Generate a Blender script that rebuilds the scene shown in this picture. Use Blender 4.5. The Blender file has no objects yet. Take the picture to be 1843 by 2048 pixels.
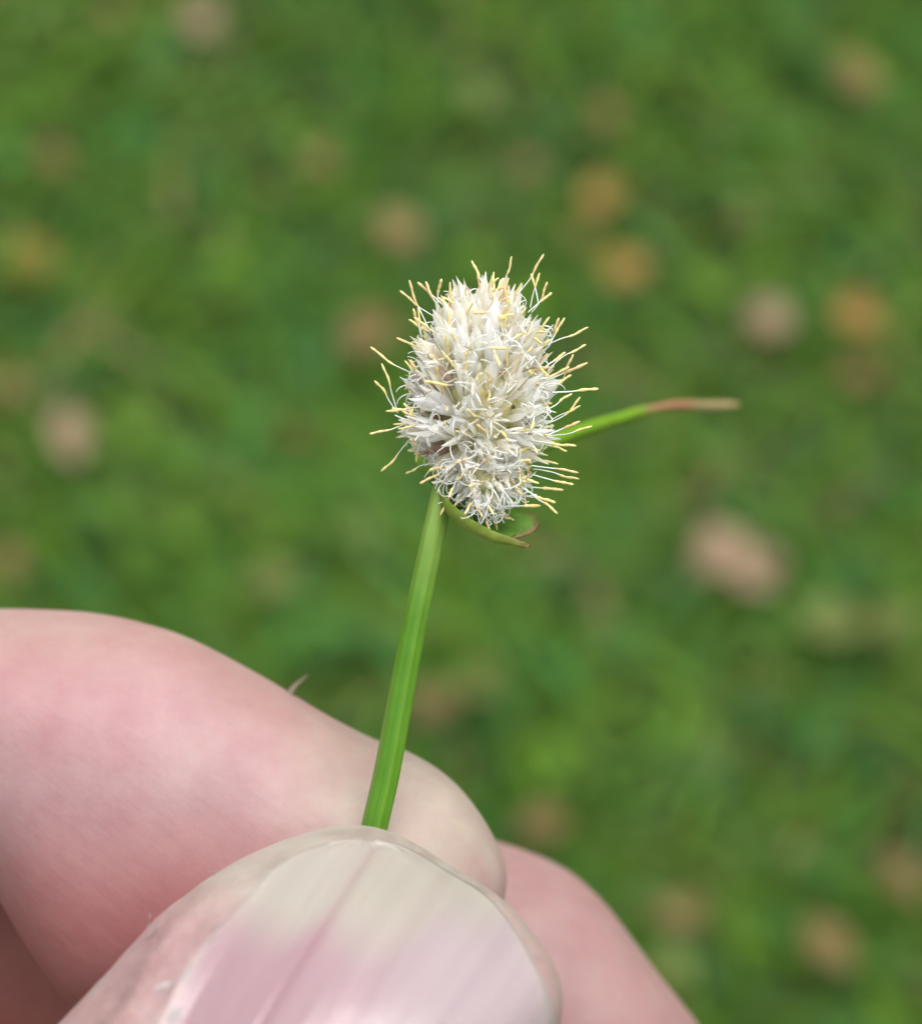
import bpy, bmesh, math, random
import numpy as np
from mathutils import Vector, Matrix
from mathutils.bvhtree import BVHTree

random.seed(11)
rng = np.random.default_rng(7)
scene = bpy.context.scene
col = scene.collection

# ------------------------------------------------------------------ camera, sky, sun, exposure
FOCUS = 110.0          # mm from the lens to the flower
PXMM = 48.0            # photograph pixels per mm at the flower
W, H = 1843.0, 2048.0
PITCH = math.radians(60)          # looking down at the lawn
GROUND_DIST = 0.85                # m along the view axis to the lawn
cam_h = GROUND_DIST * math.sin(PITCH)

cam_data = bpy.data.cameras.new('camera')
cam = bpy.data.objects.new('camera', cam_data)
col.objects.link(cam)
cam.location = (0, 0, cam_h)
cam.rotation_euler = (math.pi / 2 - PITCH, 0, 0)
cam_data.sensor_fit = 'VERTICAL'
cam_data.sensor_height = 24.0
cam_data.lens = 24.0 * FOCUS / (H / PXMM)
cam_data.clip_start = 0.005
cam_data.clip_end = 500
cam_data.dof.use_dof = True
cam_data.dof.focus_distance = FOCUS * 0.001
APERTURE = 2.5                   # mm, entrance pupil of a phone lens
cam_data.dof.aperture_fstop = cam_data.lens / APERTURE
scene.camera = cam

SUN_EL, SUN_AZ = math.radians(68), math.radians(25)     # azimuth from +Y towards +X
world = bpy.data.worlds.new('World')
scene.world = world
world.use_nodes = True
wn = world.node_tree.nodes
wl = world.node_tree.links
bg = wn['Background']
sky = wn.new('ShaderNodeTexSky')
sky.sky_type = 'NISHITA'
sky.sun_disc = False
sky.sun_elevation = SUN_EL
sky.sun_rotation = SUN_AZ
sky.air_density = 1.0
sky.dust_density = 4.0
hsv = wn.new('ShaderNodeHueSaturation')                  # cloud cover takes the blue out of the sky
hsv.inputs['Saturation'].default_value = 0.08
wl.new(sky.outputs[0], hsv.inputs['Color'])
wl.new(hsv.outputs[0], bg.inputs['Color'])
bg.inputs['Strength'].default_value = 0.14

sun_data = bpy.data.lights.new('sun', 'SUN')
sun_data.energy = 1.5
sun_data.angle = math.radians(45)
sun_data.color = (1.0, 0.96, 0.9)
sun = bpy.data.objects.new('sun', sun_data)
col.objects.link(sun)
sdir = Vector((math.sin(SUN_AZ) * math.cos(SUN_EL), math.cos(SUN_AZ) * math.cos(SUN_EL), math.sin(SUN_EL)))
sun.rotation_euler = sdir.to_track_quat('Z', 'Y').to_euler()
sun.location = sdir * 3

scene.view_settings.view_transform = 'Standard'
scene.view_settings.look = 'None'
scene.view_settings.gamma = 1.0
scene.view_settings.exposure = 0.75
scene.render.engine = 'CYCLES'
scene.cycles.use_denoising = True
scene.cycles.max_bounces = 16
scene.cycles.diffuse_bounces = 12
scene.cycles.transmission_bounces = 12
scene.cycles.transparent_max_bounces = 8

# ------------------------------------------------------------------ frames
# subject frame, in mm: X right, Y up, Z towards the lens, origin where the view axis meets the focal plane
Rcam = cam.rotation_euler.to_matrix().to_4x4()
M_SUBJ = Matrix.Translation(cam.location) @ Rcam @ Matrix.Translation((0, 0, -FOCUS * 0.001))


def P(px, py, z=0.0):
    s = PXMM * FOCUS / (FOCUS - z)
    return np.array([(px - W / 2) / s, (H / 2 - py) / s, z])


def lawn_point(px, py, height):
    """where the line of sight through a pixel meets the lawn at this height"""
    d = Rcam.to_3x3() @ Vector(((px - W / 2) / PXMM, (H / 2 - py) / PXMM, -FOCUS))
    t = (height - cam_h) / d.z
    return Vector(cam.location) + d * t


# ------------------------------------------------------------------ helpers
def mesh_from(name, verts, faces, mats=(), smooth=True):
    me = bpy.data.meshes.new(name)
    me.from_pydata([tuple(v) for v in verts], [], [tuple(f) for f in faces])
    for m in mats:
        me.materials.append(m)
    if smooth:
        me.polygons.foreach_set('use_smooth', [True] * len(me.polygons))
    me.update()
    return me


def colour_attr(me, cols, name='tint'):
    a = me.color_attributes.new(name, 'FLOAT_COLOR', 'POINT')
    c = np.ones((len(me.vertices), 4), dtype=np.float32)
    c[:, :3] = cols
    a.data.foreach_set('color', c.ravel())


def value_attr(me, vals, name):
    a = me.attributes.new(name, 'FLOAT', 'POINT')
    a.data.foreach_set('value', np.asarray(vals, dtype=np.float32))


def link(name, me, parent=None, matrix=None):
    o = bpy.data.objects.new(name, me)
    col.objects.link(o)
    if parent is not None:
        o.parent = parent
    if matrix is not None:
        o.matrix_local = matrix
    return o


def tag(o, label=None, cat=None, group=None, kind=None):
    if label: o['label'] = label
    if cat: o['category'] = cat
    if group: o['group'] = group
    if kind: o['kind'] = kind


def catmull(pts, n):
    """n samples of a Catmull-Rom curve through rows of pts (chord-length spacing over all columns)"""
    pts = np.asarray(pts, float)
    k = len(pts)
    ext = np.vstack([2 * pts[0] - pts[1], pts, 2 * pts[-1] - pts[-2]])
    seg = np.linalg.norm(np.diff(pts, axis=0), axis=1)
    cum = np.concatenate([[0], np.cumsum(seg)])
    out = []
    for d in np.linspace(0, cum[-1], n):
        i = min(max(np.searchsorted(cum, d, side='right') - 1, 0), k - 2)
        t = (d - cum[i]) / max(seg[i], 1e-9)
        p0, p1, p2, p3 = ext[i], ext[i + 1], ext[i + 2], ext[i + 3]
        out.append(0.5 * (2 * p1 + (p2 - p0) * t + (2 * p0 - 5 * p1 + 4 * p2 - p3) * t * t + (3 * p1 - p0 - 3 * p2 + p3) * t ** 3))
    return np.array(out)


def tube(path, radii, sides=6, cap=True, flat=1.0, twist=0.0):
    """verts, faces of a round tube along path with per-point radii"""
    path = np.asarray(path, float)
    n = len(path)
    tang = np.gradient(path, axis=0)
    tang /= np.linalg.norm(tang, axis=1)[:, None] + 1e-12
    ref = np.array([0, 0, 1.0]) if abs(tang[0][2]) < 0.9 else np.array([1.0, 0, 0])
    a = np.cross(tang[0], ref); a /= np.linalg.norm(a)
    V, F = [], []
    for i in range(n):
        a = a - tang[i] * np.dot(a, tang[i]); a /= np.linalg.norm(a) + 1e-12
        b = np.cross(tang[i], a)
        for k in range(sides):
            th = 2 * math.pi * k / sides + twist * i
            V.append(path[i] + radii[i] * (math.cos(th) * a + flat * math.sin(th) * b))
    for i in range(n - 1):
        for k in range(sides):
            k2 = (k + 1) % sides
            F.append((i * sides + k, i * sides + k2, (i + 1) * sides + k2, (i + 1) * sides + k))
    if cap:
        F.append(tuple(range(sides - 1, -1, -1)))
        F.append(tuple((n - 1) * sides + k for k in range(sides)))
    return V, F


def lattice(seed, size=64):
    g = np.random.default_rng(seed).random((size, size, size // 2))
    return g


_LAT = lattice(3)


def vnoise(p):
    """smooth value noise of points (n,3), about 0..1"""
    p = np.asarray(p, float)
    i = np.floor(p).astype(int); f = p - i
    f = f * f * (3 - 2 * f)
    r = np.zeros(len(p))
    for dx in (0, 1):
        for dy in (0, 1):
            for dz in (0, 1):
                w = (f[:, 0] if dx else 1 - f[:, 0]) * (f[:, 1] if dy else 1 - f[:, 1]) * (f[:, 2] if dz else 1 - f[:, 2])
                r += w * _LAT[(i[:, 0] + dx) % 64, (i[:, 1] + dy) % 64, (i[:, 2] + dz) % 32]
    return r


def sstep(a, b, x):
    t = np.clip((x - a) / (b - a), 0, 1)
    return t * t * (3 - 2 * t)


# ------------------------------------------------------------------ materials
def new_mat(name):
    m = bpy.data.materials.new(name)
    m.use_nodes = True
    nt = m.node_tree
    return m, nt, nt.nodes, nt.links, nt.nodes['Principled BSDF']


def attr(nodes, name):
    a = nodes.new('ShaderNodeAttribute'); a.attribute_name = name
    return a


def leafy(name, attr_name='tint', rough=0.5, trans=0.3, noise=None, spec=0.35):
    """thin translucent plant tissue coloured by a point attribute"""
    m, nt, N, L, b = new_mat(name)
    a = attr(N, attr_name)
    src = a.outputs['Color']
    if noise:
        tc = N.new('ShaderNodeTexCoord'); nz = N.new('ShaderNodeTexNoise'); nz.inputs['Scale'].default_value = noise[0]
        nz.inputs['Detail'].default_value = 3
        L.new(tc.outputs['Object'], nz.inputs['Vector'])
        mr = N.new('ShaderNodeMapRange'); mr.inputs['From Min'].default_value = 0.3; mr.inputs['From Max'].default_value = 0.7
        mr.inputs['To Min'].default_value = 1 - noise[1]; mr.inputs['To Max'].default_value = 1 + noise[1]
        L.new(nz.outputs[0], mr.inputs['Value'])
        mx = N.new('ShaderNodeMix'); mx.data_type = 'RGBA'; mx.blend_type = 'MULTIPLY'; mx.inputs[0].default_value = 1
        L.new(src, mx.inputs[6]); L.new(mr.outputs[0], mx.inputs[7]); src = mx.outputs[2]
    L.new(src, b.inputs['Base Color'])
    b.inputs['Roughness'].default_value = rough
    b.inputs['Specular IOR Level'].default_value = spec
    if trans > 0:
        t = N.new('ShaderNodeBsdfTranslucent'); L.new(src, t.inputs['Color'])
        mix = N.new('ShaderNodeMixShader'); mix.inputs[0].default_value = trans
        L.new(b.outputs[0], mix.inputs[1]); L.new(t.outputs[0], mix.inputs[2])
        L.new(mix.outputs[0], N['Material Output'].inputs['Surface'])
    return m


def skin_material():
    m, nt, N, L, b = new_mat('skin')
    a = attr(N, 'tint')
    tc = N.new('ShaderNodeTexCoord')
    mp = N.new('ShaderNodeMapping'); mp.inputs['Scale'].default_value = (1000, 1000, 1000)
    L.new(tc.outputs['Object'], mp.inputs['Vector'])
    # mottled blood colour
    nz = N.new('ShaderNodeTexNoise'); nz.inputs['Scale'].default_value = 0.45; nz.inputs['Detail'].default_value = 5; nz.inputs['Roughness'].default_value = 0.65
    L.new(mp.outputs[0], nz.inputs['Vector'])
    ramp = N.new('ShaderNodeValToRGB')
    ramp.color_ramp.elements[0].position = 0.3; ramp.color_ramp.elements[0].color = (0.90, 0.79, 0.82, 1)
    ramp.color_ramp.elements[1].position = 0.72; ramp.color_ramp.elements[1].color = (1.03, 1.05, 1.02, 1)
    L.new(nz.outputs[0], ramp.inputs[0])
    mx = N.new('ShaderNodeMix'); mx.data_type = 'RGBA'; mx.blend_type = 'MULTIPLY'; mx.inputs[0].default_value = 1
    L.new(a.outputs['Color'], mx.inputs[6]); L.new(ramp.outputs[0], mx.inputs[7])
    L.new(mx.outputs[2], b.inputs['Base Color'])
    b.inputs['Roughness'].default_value = 0.52
    b.inputs['Specular IOR Level'].default_value = 0.35
    b.inputs['Subsurface Weight'].default_value = 0.75
    b.inputs['Subsurface Radius'].default_value = (1.0, 0.36, 0.22)
    b.inputs['Subsurface Scale'].default_value = 0.0016
    # papillary ridges and fine pores
    rot = N.new('ShaderNodeMapping'); rot.inputs['Scale'].default_value = (1000, 1000, 1000); rot.inputs['Rotation'].default_value = (0.3, 0.25, math.radians(38))
    L.new(tc.outputs['Object'], rot.inputs['Vector'])
    wv = N.new('ShaderNodeTexNoise'); wv.inputs['Scale'].default_value = 1.0; wv.inputs['Detail'].default_value = 2; wv.inputs['Distortion'].default_value = 0.25
    rot2 = N.new('ShaderNodeMapping'); rot2.inputs['Scale'].default_value = (0.30, 2.6, 0.6)
    L.new(rot.outputs[0], rot2.inputs['Vector']); L.new(rot2.outputs[0], wv.inputs['Vector'])
    n2 = N.new('ShaderNodeTexNoise'); n2.inputs['Scale'].default_value = 2.6; n2.inputs['Detail'].default_value = 4
    L.new(mp.outputs[0], n2.inputs['Vector'])
    # ridges fade in patches
    n3 = N.new('ShaderNodeTexNoise'); n3.inputs['Scale'].default_value = 0.16
    L.new(mp.outputs[0], n3.inputs['Vector'])
    mul = N.new('ShaderNodeMath'); mul.operation = 'MULTIPLY'
    L.new(wv.outputs[0], mul.inputs[0]); L.new(n3.outputs[0], mul.inputs[1])
    add = N.new('ShaderNodeMath'); add.operation = 'MULTIPLY_ADD'; add.inputs[1].default_value = 0.6
    L.new(n2.outputs[0], add.inputs[0]); L.new(mul.outputs[0], add.inputs[2])
    bp = N.new('ShaderNodeBump'); bp.inputs['Distance'].default_value = 0.0001
    dry = attr(N, 'dryness')
    # cracked, scaly skin beside the nail
    rv = N.new('ShaderNodeMapping'); rv.inputs['Scale'].default_value = (1000, 1000, 1000); rv.inputs['Rotation'].default_value = (0, 0, math.radians(-52))
    L.new(tc.outputs['Object'], rv.inputs['Vector'])
    rv2 = N.new('ShaderNodeMapping'); rv2.inputs['Scale'].default_value = (0.9, 2.6, 1.2); L.new(rv.outputs[0], rv2.inputs['Vector'])
    vo = N.new('ShaderNodeTexNoise'); vo.inputs['Scale'].default_value = 1.0; vo.inputs['Detail'].default_value = 6; vo.inputs['Roughness'].default_value = 0.7; vo.inputs['Distortion'].default_value = 0.8
    L.new(rv2.outputs[0], vo.inputs['Vector'])
    vm = N.new('ShaderNodeMath'); vm.operation = 'MULTIPLY'; L.new(vo.outputs[0], vm.inputs[0]); L.new(dry.outputs['Fac'], vm.inputs[1])
    vk = N.new('ShaderNodeMath'); vk.operation = 'MULTIPLY_ADD'; vk.inputs[1].default_value = 2.2
    L.new(vm.outputs[0], vk.inputs[0]); L.new(add.outputs[0], vk.inputs[2])
    ds = N.new('ShaderNodeMapRange'); ds.inputs['To Min'].default_value = 0.26; ds.inputs['To Max'].default_value = 1.0
    L.new(dry.outputs['Fac'], ds.inputs['Value']); L.new(ds.outputs[0], bp.inputs['Strength'])
    dr = N.new('ShaderNodeMapRange'); dr.inputs['To Min'].default_value = 0.52; dr.inputs['To Max'].default_value = 0.3
    L.new(dry.outputs['Fac'], dr.inputs['Value']); L.new(dr.outputs[0], b.inputs['Roughness'])
    L.new(vk.outputs[0], bp.inputs['Height']); L.new(bp.outputs[0], b.inputs['Normal'])
    return m


def nail_material():
    m, nt, N, L, b = new_mat('nail_keratin')
    a = attr(N, 'tint')
    L.new(a.outputs['Color'], b.inputs['Base Color'])
    b.inputs['Roughness'].default_value = 0.31
    b.inputs['Specular IOR Level'].default_value = 0.5
    b.inputs['Subsurface Weight'].default_value = 0.6
    b.inputs['Subsurface Radius'].default_value = (1.0, 0.6, 0.5)
    b.inputs['Subsurface Scale'].default_value = 0.0008
    tc = N.new('ShaderNodeTexCoord')
    mp = N.new('ShaderNodeMapping'); mp.inputs['Scale'].default_value = (1000, 1000, 1000)
    L.new(tc.outputs['Object'], mp.inputs['Vector'])
    nz = N.new('ShaderNodeTexNoise'); nz.inputs['Scale'].default_value = 1.8; nz.inputs['Detail'].default_value = 5
    L.new(mp.outputs[0], nz.inputs['Vector'])
    bp = N.new('ShaderNodeBump'); bp.inputs['Strength'].default_value = 0.25; bp.inputs['Distance'].default_value = 0.00008
    L.new(nz.outputs[0], bp.inputs['Height']); L.new(bp.outputs[0], b.inputs['Normal'])
    return m


M_skin = skin_material()
M_nail = nail_material()
M_grass = leafy('grass_blade', rough=0.6, trans=0.25, spec=0.12)
M_dead = leafy('dead_leaf_tissue', rough=0.75, trans=0.15, noise=(160, 0.3), spec=0.1)
M_bract = leafy('bract_tissue', rough=0.42, trans=0.25, noise=(2500, 0.15))
M_stem = leafy('stem_tissue', rough=0.4, trans=0.0, noise=(900, 0.1))
M_glume = leafy('glume_tissue', rough=0.5, trans=0.48, spec=0.3)
M_stamen = leafy('stamen_tissue', rough=0.55, trans=0.15)
M_thread = leafy('style_tissue', rough=0.4, trans=0.3)
M_core = leafy('spike_axis_tissue', rough=0.6, trans=0.0)
b = M_stem.node_tree.nodes['Principled BSDF']
b.inputs['Subsurface Weight'].default_value = 0.25
b.inputs['Subsurface Radius'].default_value = (0.5, 1.0, 0.2)
b.inputs['Subsurface Scale'].default_value = 0.0005

M_soil, nt, N, L, b = new_mat('soil_and_thatch')
tc = N.new('ShaderNodeTexCoord'); nz = N.new('ShaderNodeTexNoise'); nz.inputs['Scale'].default_value = 60; nz.inputs['Detail'].default_value = 6
L.new(tc.outputs['Object'], nz.inputs['Vector'])
rp = N.new('ShaderNodeValToRGB')
rp.color_ramp.elements[0].position = 0.35; rp.color_ramp.elements[0].color = (0.040, 0.090, 0.016, 1)
rp.color_ramp.elements[1].position = 0.7; rp.color_ramp.elements[1].color = (0.062, 0.130, 0.026, 1)
L.new(nz.outputs[0], rp.inputs[0]); L.new(rp.outputs[0], b.inputs['Base Color']); b.inputs['Roughness'].default_value = 0.95

# ------------------------------------------------------------------ ground and lawn
g = mesh_from('ground', [(-150, -150, 0), (150, -150, 0), (150, 150, 0), (-150, 150, 0)], [(0, 1, 2, 3)], [M_soil], False)
tag(link('ground', g), 'green and brown soil of the lawn under the grass', 'ground', kind='structure')

CY = cam_h / math.tan(PITCH)          # the lawn point in the middle of the view


def make_grass():
    n1, n2 = 24000, 26000
    r = np.concatenate([0.42 * np.sqrt(rng.random(n1)), 0.42 + 1.5 * rng.random(n2) ** 1.3])
    th = rng.random(n1 + n2) * 2 * math.pi
    x = r * np.cos(th); y = CY + r * np.sin(th)
    n = n1 + n2
    far = np.arange(n) >= n1
    big = vnoise(np.c_[x * 16 + 50, y * 16 + 50, np.full(n, 3.3)])
    mid = vnoise(np.c_[x * 42 + 90, y * 42 + 20, np.full(n, 9.1)])
    length = (0.022 + 0.030 * rng.random(n)) * (0.75 + 0.5 * big) * np.where(far, 1.5, 1)
    width = (0.0022 + 0.0030 * rng.random(n)) * np.where(far, 1.8, 1)
    lean = rng.random(n) * 2 * math.pi
    tilt = 0.95 + 0.8 * rng.random(n)
    dx, dy = np.cos(lean), np.sin(lean)
    sx, sy = -dy, dx
    ts = np.array([0, 0.35, 0.7, 1.0])
    V = np.zeros((n, 7, 3)); C = np.zeros((n, 7, 3))
    # colours: fresh green, blue green, yellow green, olive, straw
    pal = np.array([[0.072, 0.170, 0.024], [0.056, 0.164, 0.040], [0.094, 0.190, 0.018], [0.100, 0.140, 0.038], [0.19, 0.16, 0.07]])
    pick = rng.random(n) * 0.55 + mid * 0.45
    idx = np.digitize(pick, [0.36, 0.50, 0.66, 0.80])
    straw = rng.random(n) < 0.035
    idx = np.where(idx > 3, 2, idx)
    idx[straw] = 4
    base = pal[idx] * (0.72 + 0.5 * rng.random(n))[:, None] * (0.84 + 0.32 * big)[:, None]
    k = 0
    for j, t in enumerate(ts):
        ang = tilt * (0.4 + 0.9 * t)
        h = length * t * np.cos(ang * 0.75)
        o = length * t * np.sin(ang * 0.75)
        h = np.maximum(h, 0.002 * (t > 0))
        w = width * (0.75, 1.0, 0.72, 0)[j] * 0.5
        if j < 3:
            for s in (-1, 1):
                V[:, k] = np.c_[x + dx * o + sx * w * s, y + dy * o + sy * w * s, h + 0.0006 * s]
                C[:, k] = base; k += 1
        else:
            V[:, k] = np.c_[x + dx * o, y + dy * o, h]
            C[:, k] = base * np.array([1.15, 1.05, 1.0]); k += 1
    f = np.array([[0, 1, 3, 2], [2, 3, 5, 4]]); tri = np.array([4, 5, 6])
    off = (np.arange(n) * 7)[:, None]
    me = bpy.data.meshes.new('grass')
    nv = n * 7
    me.vertices.add(nv); me.vertices.foreach_set('co', V.reshape(-1).astype(np.float32))
    loops = np.concatenate([np.concatenate([off + f[0], off + f[1], off + tri], axis=1)], axis=1).reshape(-1)
    starts = (np.arange(n) * 11)[:, None] + np.array([0, 4, 8])
    tot = np.tile([4, 4, 3], n)
    me.loops.add(len(loops)); me.loops.foreach_set('vertex_index', loops.astype(np.int32))
    me.polygons.add(n * 3); me.polygons.foreach_set('loop_start', starts.reshape(-1).astype(np.int32))
    me.polygons.foreach_set('loop_total', tot.astype(np.int32))
    me.update(calc_edges=True); me.validate()
    me.materials.append(M_grass)
    colour_attr(me, C.reshape(-1, 3))
    o = link('grass', me)
    tag(o, 'blurred green lawn grass far below the hand', 'grass', kind='stuff')


make_grass()


def clover_leaflets():
    """low broad-leaved weeds growing among the grass"""
    V, F, C = [], [], []
    for c in range(110):
        rr = 0.5 * math.sqrt(random.random()); th = random.random() * 2 * math.pi
        cx, cy = rr * math.cos(th), CY + rr * math.sin(th)
        hue = random.choice([(0.062, 0.160, 0.014), (0.046, 0.135, 0.024), (0.082, 0.172, 0.016)])
        for l in range(random.randint(3, 7)):
            a = random.random() * 6.28; d = random.uniform(0.002, 0.016); r = random.uniform(0.003, 0.007)
            z = random.uniform(0.018, 0.04); tl = random.uniform(-0.5, 0.5)
            bx, by = cx + d * math.cos(a), cy + d * math.sin(a)
            i0 = len(V)
            V.append((bx, by, z))
            for q in range(9):
                t = 2 * math.pi * q / 9
                ex, ey = r * math.cos(t), r * 0.72 * math.sin(t)
                V.append((bx + ex * math.cos(a) - ey * math.sin(a), by + ex * math.sin(a) + ey * math.cos(a), z + ex * tl + abs(ey) * 0.3))
            F += [(i0, i0 + 1 + q, i0 + 1 + (q + 1) % 9) for q in range(9)]
            k = random.uniform(0.75, 1.25)
            C += [(hue[0] * k, hue[1] * k, hue[2] * k)] * 10
    me = mesh_from('weed_leaves', V, F, [M_grass]); colour_attr(me, C)
    tag(link('weed_leaves', me), 'low round-leaved green weeds growing in the blurred lawn', 'weeds', kind='stuff')


clover_leaflets()

# ------------------------------------------------------------------ hand
def finger(stations, n_len=90, n_round=40, power=2.2):
    """closed surface through stations (upper pixel, lower pixel, depth of centre mm, half thickness mm)"""
    rows = []
    for (ux, uy), (lx, ly), z, t in stations:
        u, l = P(ux, uy, z), P(lx, ly, z)
        rows.append(np.concatenate([u[:2], l[:2], [z, t]]))
    S = catmull(rows, n_len)
    V, F = [], []
    for s in S:
        u, l = s[0:2], s[2:4]
        c, hlf = (u + l) / 2, (u - l) / 2
        for k in range(n_round):
            th = 2 * math.pi * k / n_round
            ca, sa = math.cos(th), math.sin(th)
            e = 2 / power
            ca = math.copysign(abs(ca) ** e, ca); sa = math.copysign(abs(sa) ** e, sa)
            p = c + hlf * ca
            V.append((p[0], p[1], s[4] + max(s[5], 0.02) * sa))
    n = len(S)
    for i in range(n - 1):
        for k in range(n_round):
            k2 = (k + 1) % n_round
            F.append((i * n_round + k, i * n_round + k2, (i + 1) * n_round + k2, (i + 1) * n_round + k))
    F.append(tuple(range(n_round - 1, -1, -1)))
    F.append(tuple((n - 1) * n_round + k for k in range(n_round)))
    return V, F


THUMB = [((-1750, 4100), (-300, 4500), -14, 9.0),
         ((-1150, 3450), (260, 3800), -6, 8.5),
         ((-640, 2950), (640, 3250), 2.5, 7.8),
         ((-330, 2560), (900, 2760), 6.5, 7.6),
         ((-90, 2280), (1050, 2400), 7.8, 7.6),
         ((110, 2048), (1122, 2040), 7.6, 7.1),
         ((232, 1914), (1106, 1930), 6.9, 6.3),
         ((285, 1856), (1072, 1876), 6.3, 5.7),
         ((337, 1808), (1024, 1815), 5.7, 5.1),
         ((430, 1740), (968, 1768), 5.0, 4.35),
         ((489, 1707), (915, 1737), 4.5, 3.8),
         ((561, 1681), (842, 1692), 3.9, 3.0),
         ((640, 1664), (780, 1668), 3.5, 2.0),
         ((706, 1657), (732, 1657), 3.3, 0.5)]
INDEX = [((1014, 1752), (1014, 1764), -7.4, 0.5),
         ((1010, 1718), (1000, 1815), -7.4, 2.6),
         ((993, 1678), (965, 1868), -7.4, 4.2),
         ((958, 1618), (900, 1925), -7.4, 5.6),
         ((911, 1562), (820, 1960), -7.4, 6.4),
         ((862, 1526), (750, 1985), -7.5, 6.7),
         ((805, 1498), (670, 2005), -7.6, 6.8),
         ((748, 1481), (600, 2015), -7.7, 6.9),
         ((640, 1425), (480, 2035), -7.9, 7.1),
         ((520, 1350), (330, 2050), -8.1, 7.4),
         ((410, 1288), (210, 2038), -8.3, 7.6),
         ((330, 1255), (130, 1980), -8.6, 7.6),
         ((215, 1228), (45, 1848), -9.0, 7.5),
         ((70, 1219), (-45, 1700), -9.6, 7.3),
         ((-110, 1228), (-150, 1640), -11, 7.2),
         ((-330, 1290), (-270, 1660), -13.5, 7.4),
         ((-560, 1420), (-370, 1740), -16, 7.8),
         ((-720, 1640), (-420, 1860), -18, 8.0),
         ((-820, 1960), (-420, 2060), -19, 8.0),
         ((-900, 2400), (-440, 2400), -20, 8.2),
         ((-1020, 2950), (-480, 2850), -21, 9.0),
         ((-1150, 3400), (-520, 3300), -22, 9.5)]
MIDDLE = [((1452, 2190), (1450, 2204), -20, 0.5),
          ((1440, 2130), (1410, 2265), -20, 3.2),
          ((1395, 2050), (1330, 2340), -20, 5.4),
          ((1333, 1968), (1230, 2385), -20, 6.6),
          ((1268, 1880), (1120, 2405), -20, 7.2),
          ((1205, 1800), (1010, 2405), -20.2, 7.4),
          ((1125, 1733), (910, 2390), -20.5, 7.5),
          ((1010, 1688), (800, 2370), -20.8, 7.6),
          ((850, 1650), (680, 2330), -21.2, 7.6),
          ((640, 1610), (520, 2280), -22, 7.7),
          ((400, 1580), (330, 2230), -23, 7.8),
          ((150, 1570), (130, 2190), -24.5, 7.8),
          ((-120, 1580), (-80, 2160), -27, 7.8),
          ((-380, 1650), (-240, 2170), -30, 7.9),
          ((-590, 1800), (-330, 2250), -32, 8.0),
          ((-720, 2080), (-370, 2400), -34, 8.0),
          ((-790, 2500), (-390, 2640), -35, 8.4),
          ((-860, 3000), (-410, 3000), -35, 9.2),
          ((-900, 3300), (-420, 3250), -35, 9.5)]
RING = [((1120, 2480), (1118, 2490), -33, 0.5),
        ((1090, 2400), (1050, 2560), -33, 4.0),
        ((990, 2280), (900, 2640), -33, 6.4),
        ((840, 2180), (740, 2640), -34, 7.0),
        ((600, 2060), (540, 2560), -35, 7.2),
        ((300, 1980), (280, 2460), -37, 7.3),
        ((0, 1950), (20, 2420), -40, 7.3),
        ((-260, 1990), (-160, 2430), -44, 7.4),
        ((-460, 2120), (-260, 2500), -47, 7.5),
        ((-560, 2420), (-300, 2660), -48, 7.8),
        ((-620, 2850), (-320, 2900), -48, 8.4),
        ((-660, 3100), (-330, 3050), -48, 8.8)]
LITTLE = [((760, 2720), (758, 2730), -46, 0.5),
          ((730, 2650), (690, 2780), -46, 3.4),
          ((630, 2550), (560, 2840), -46, 5.4),
          ((460, 2450), (410, 2800), -47, 6.0),
          ((200, 2370), (190, 2720), -50, 6.2),
          ((-60, 2340), (-20, 2690), -54, 6.3),
          ((-270, 2400), (-150, 2720), -57, 6.5),
          ((-380, 2620), (-200, 2820), -59, 6.8),
          ((-440, 2900), (-210, 2940), -59, 7.4)]
PALM = [((-1120, 2700), (-380, 2560), -36, 14),
        ((-1240, 2950), (-300, 2800), -38, 20),
        ((-1320, 3300), (-180, 3150), -36, 22),
        ((-1420, 3800), (-120, 3700), -32, 21),
        ((-1560, 4400), (-260, 4350), -28, 19),
        ((-1760, 5000), (-560, 5000), -26, 17),
        ((-1950, 5600), (-860, 5650), -26, 16.5),
        ((-2300, 6800), (-1150, 6900), -28, 18),
        ((-3000, 9000), (-1500, 9200), -36, 24),
        ((-3010, 9060), (-1520, 9260), -36, 23)]

# nail plate of the thumb: (left pixel, right pixel) pairs from the cuticle to the free edge
NAIL = [((150, 2330), (1020, 2420)), ((205, 2210), (1090, 2250)), ((311, 2048), (1108, 2060)), ((374, 1930), (1094, 1985)),
        ((416, 1877), (1074, 1938)), ((466, 1826), (1043, 1880)), ((515, 1773), (1005, 1826)), ((556, 1732), (958, 1778)),
        ((608, 1700), (886, 1733)), ((668, 1682), (812, 1692)), ((722, 1676), (756, 1677))]
NAIL_Z = 8.0      # mean depth used to turn those pixels into mm


def nail_grid(nu, nv):
    rows = [np.concatenate([P(*a, NAIL_Z)[:2], P(*b_, NAIL_Z)[:2]]) for a, b_ in NAIL]
    S = catmull(rows, nv)
    us = np.linspace(0, 1, nu)
    G = np.zeros((nv, nu, 2))
    for i, s in enumerate(S):
        G[i] = s[None, 0:2] * (1 - us[:, None]) + s[None, 2:4] * us[:, None]
    return G


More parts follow.
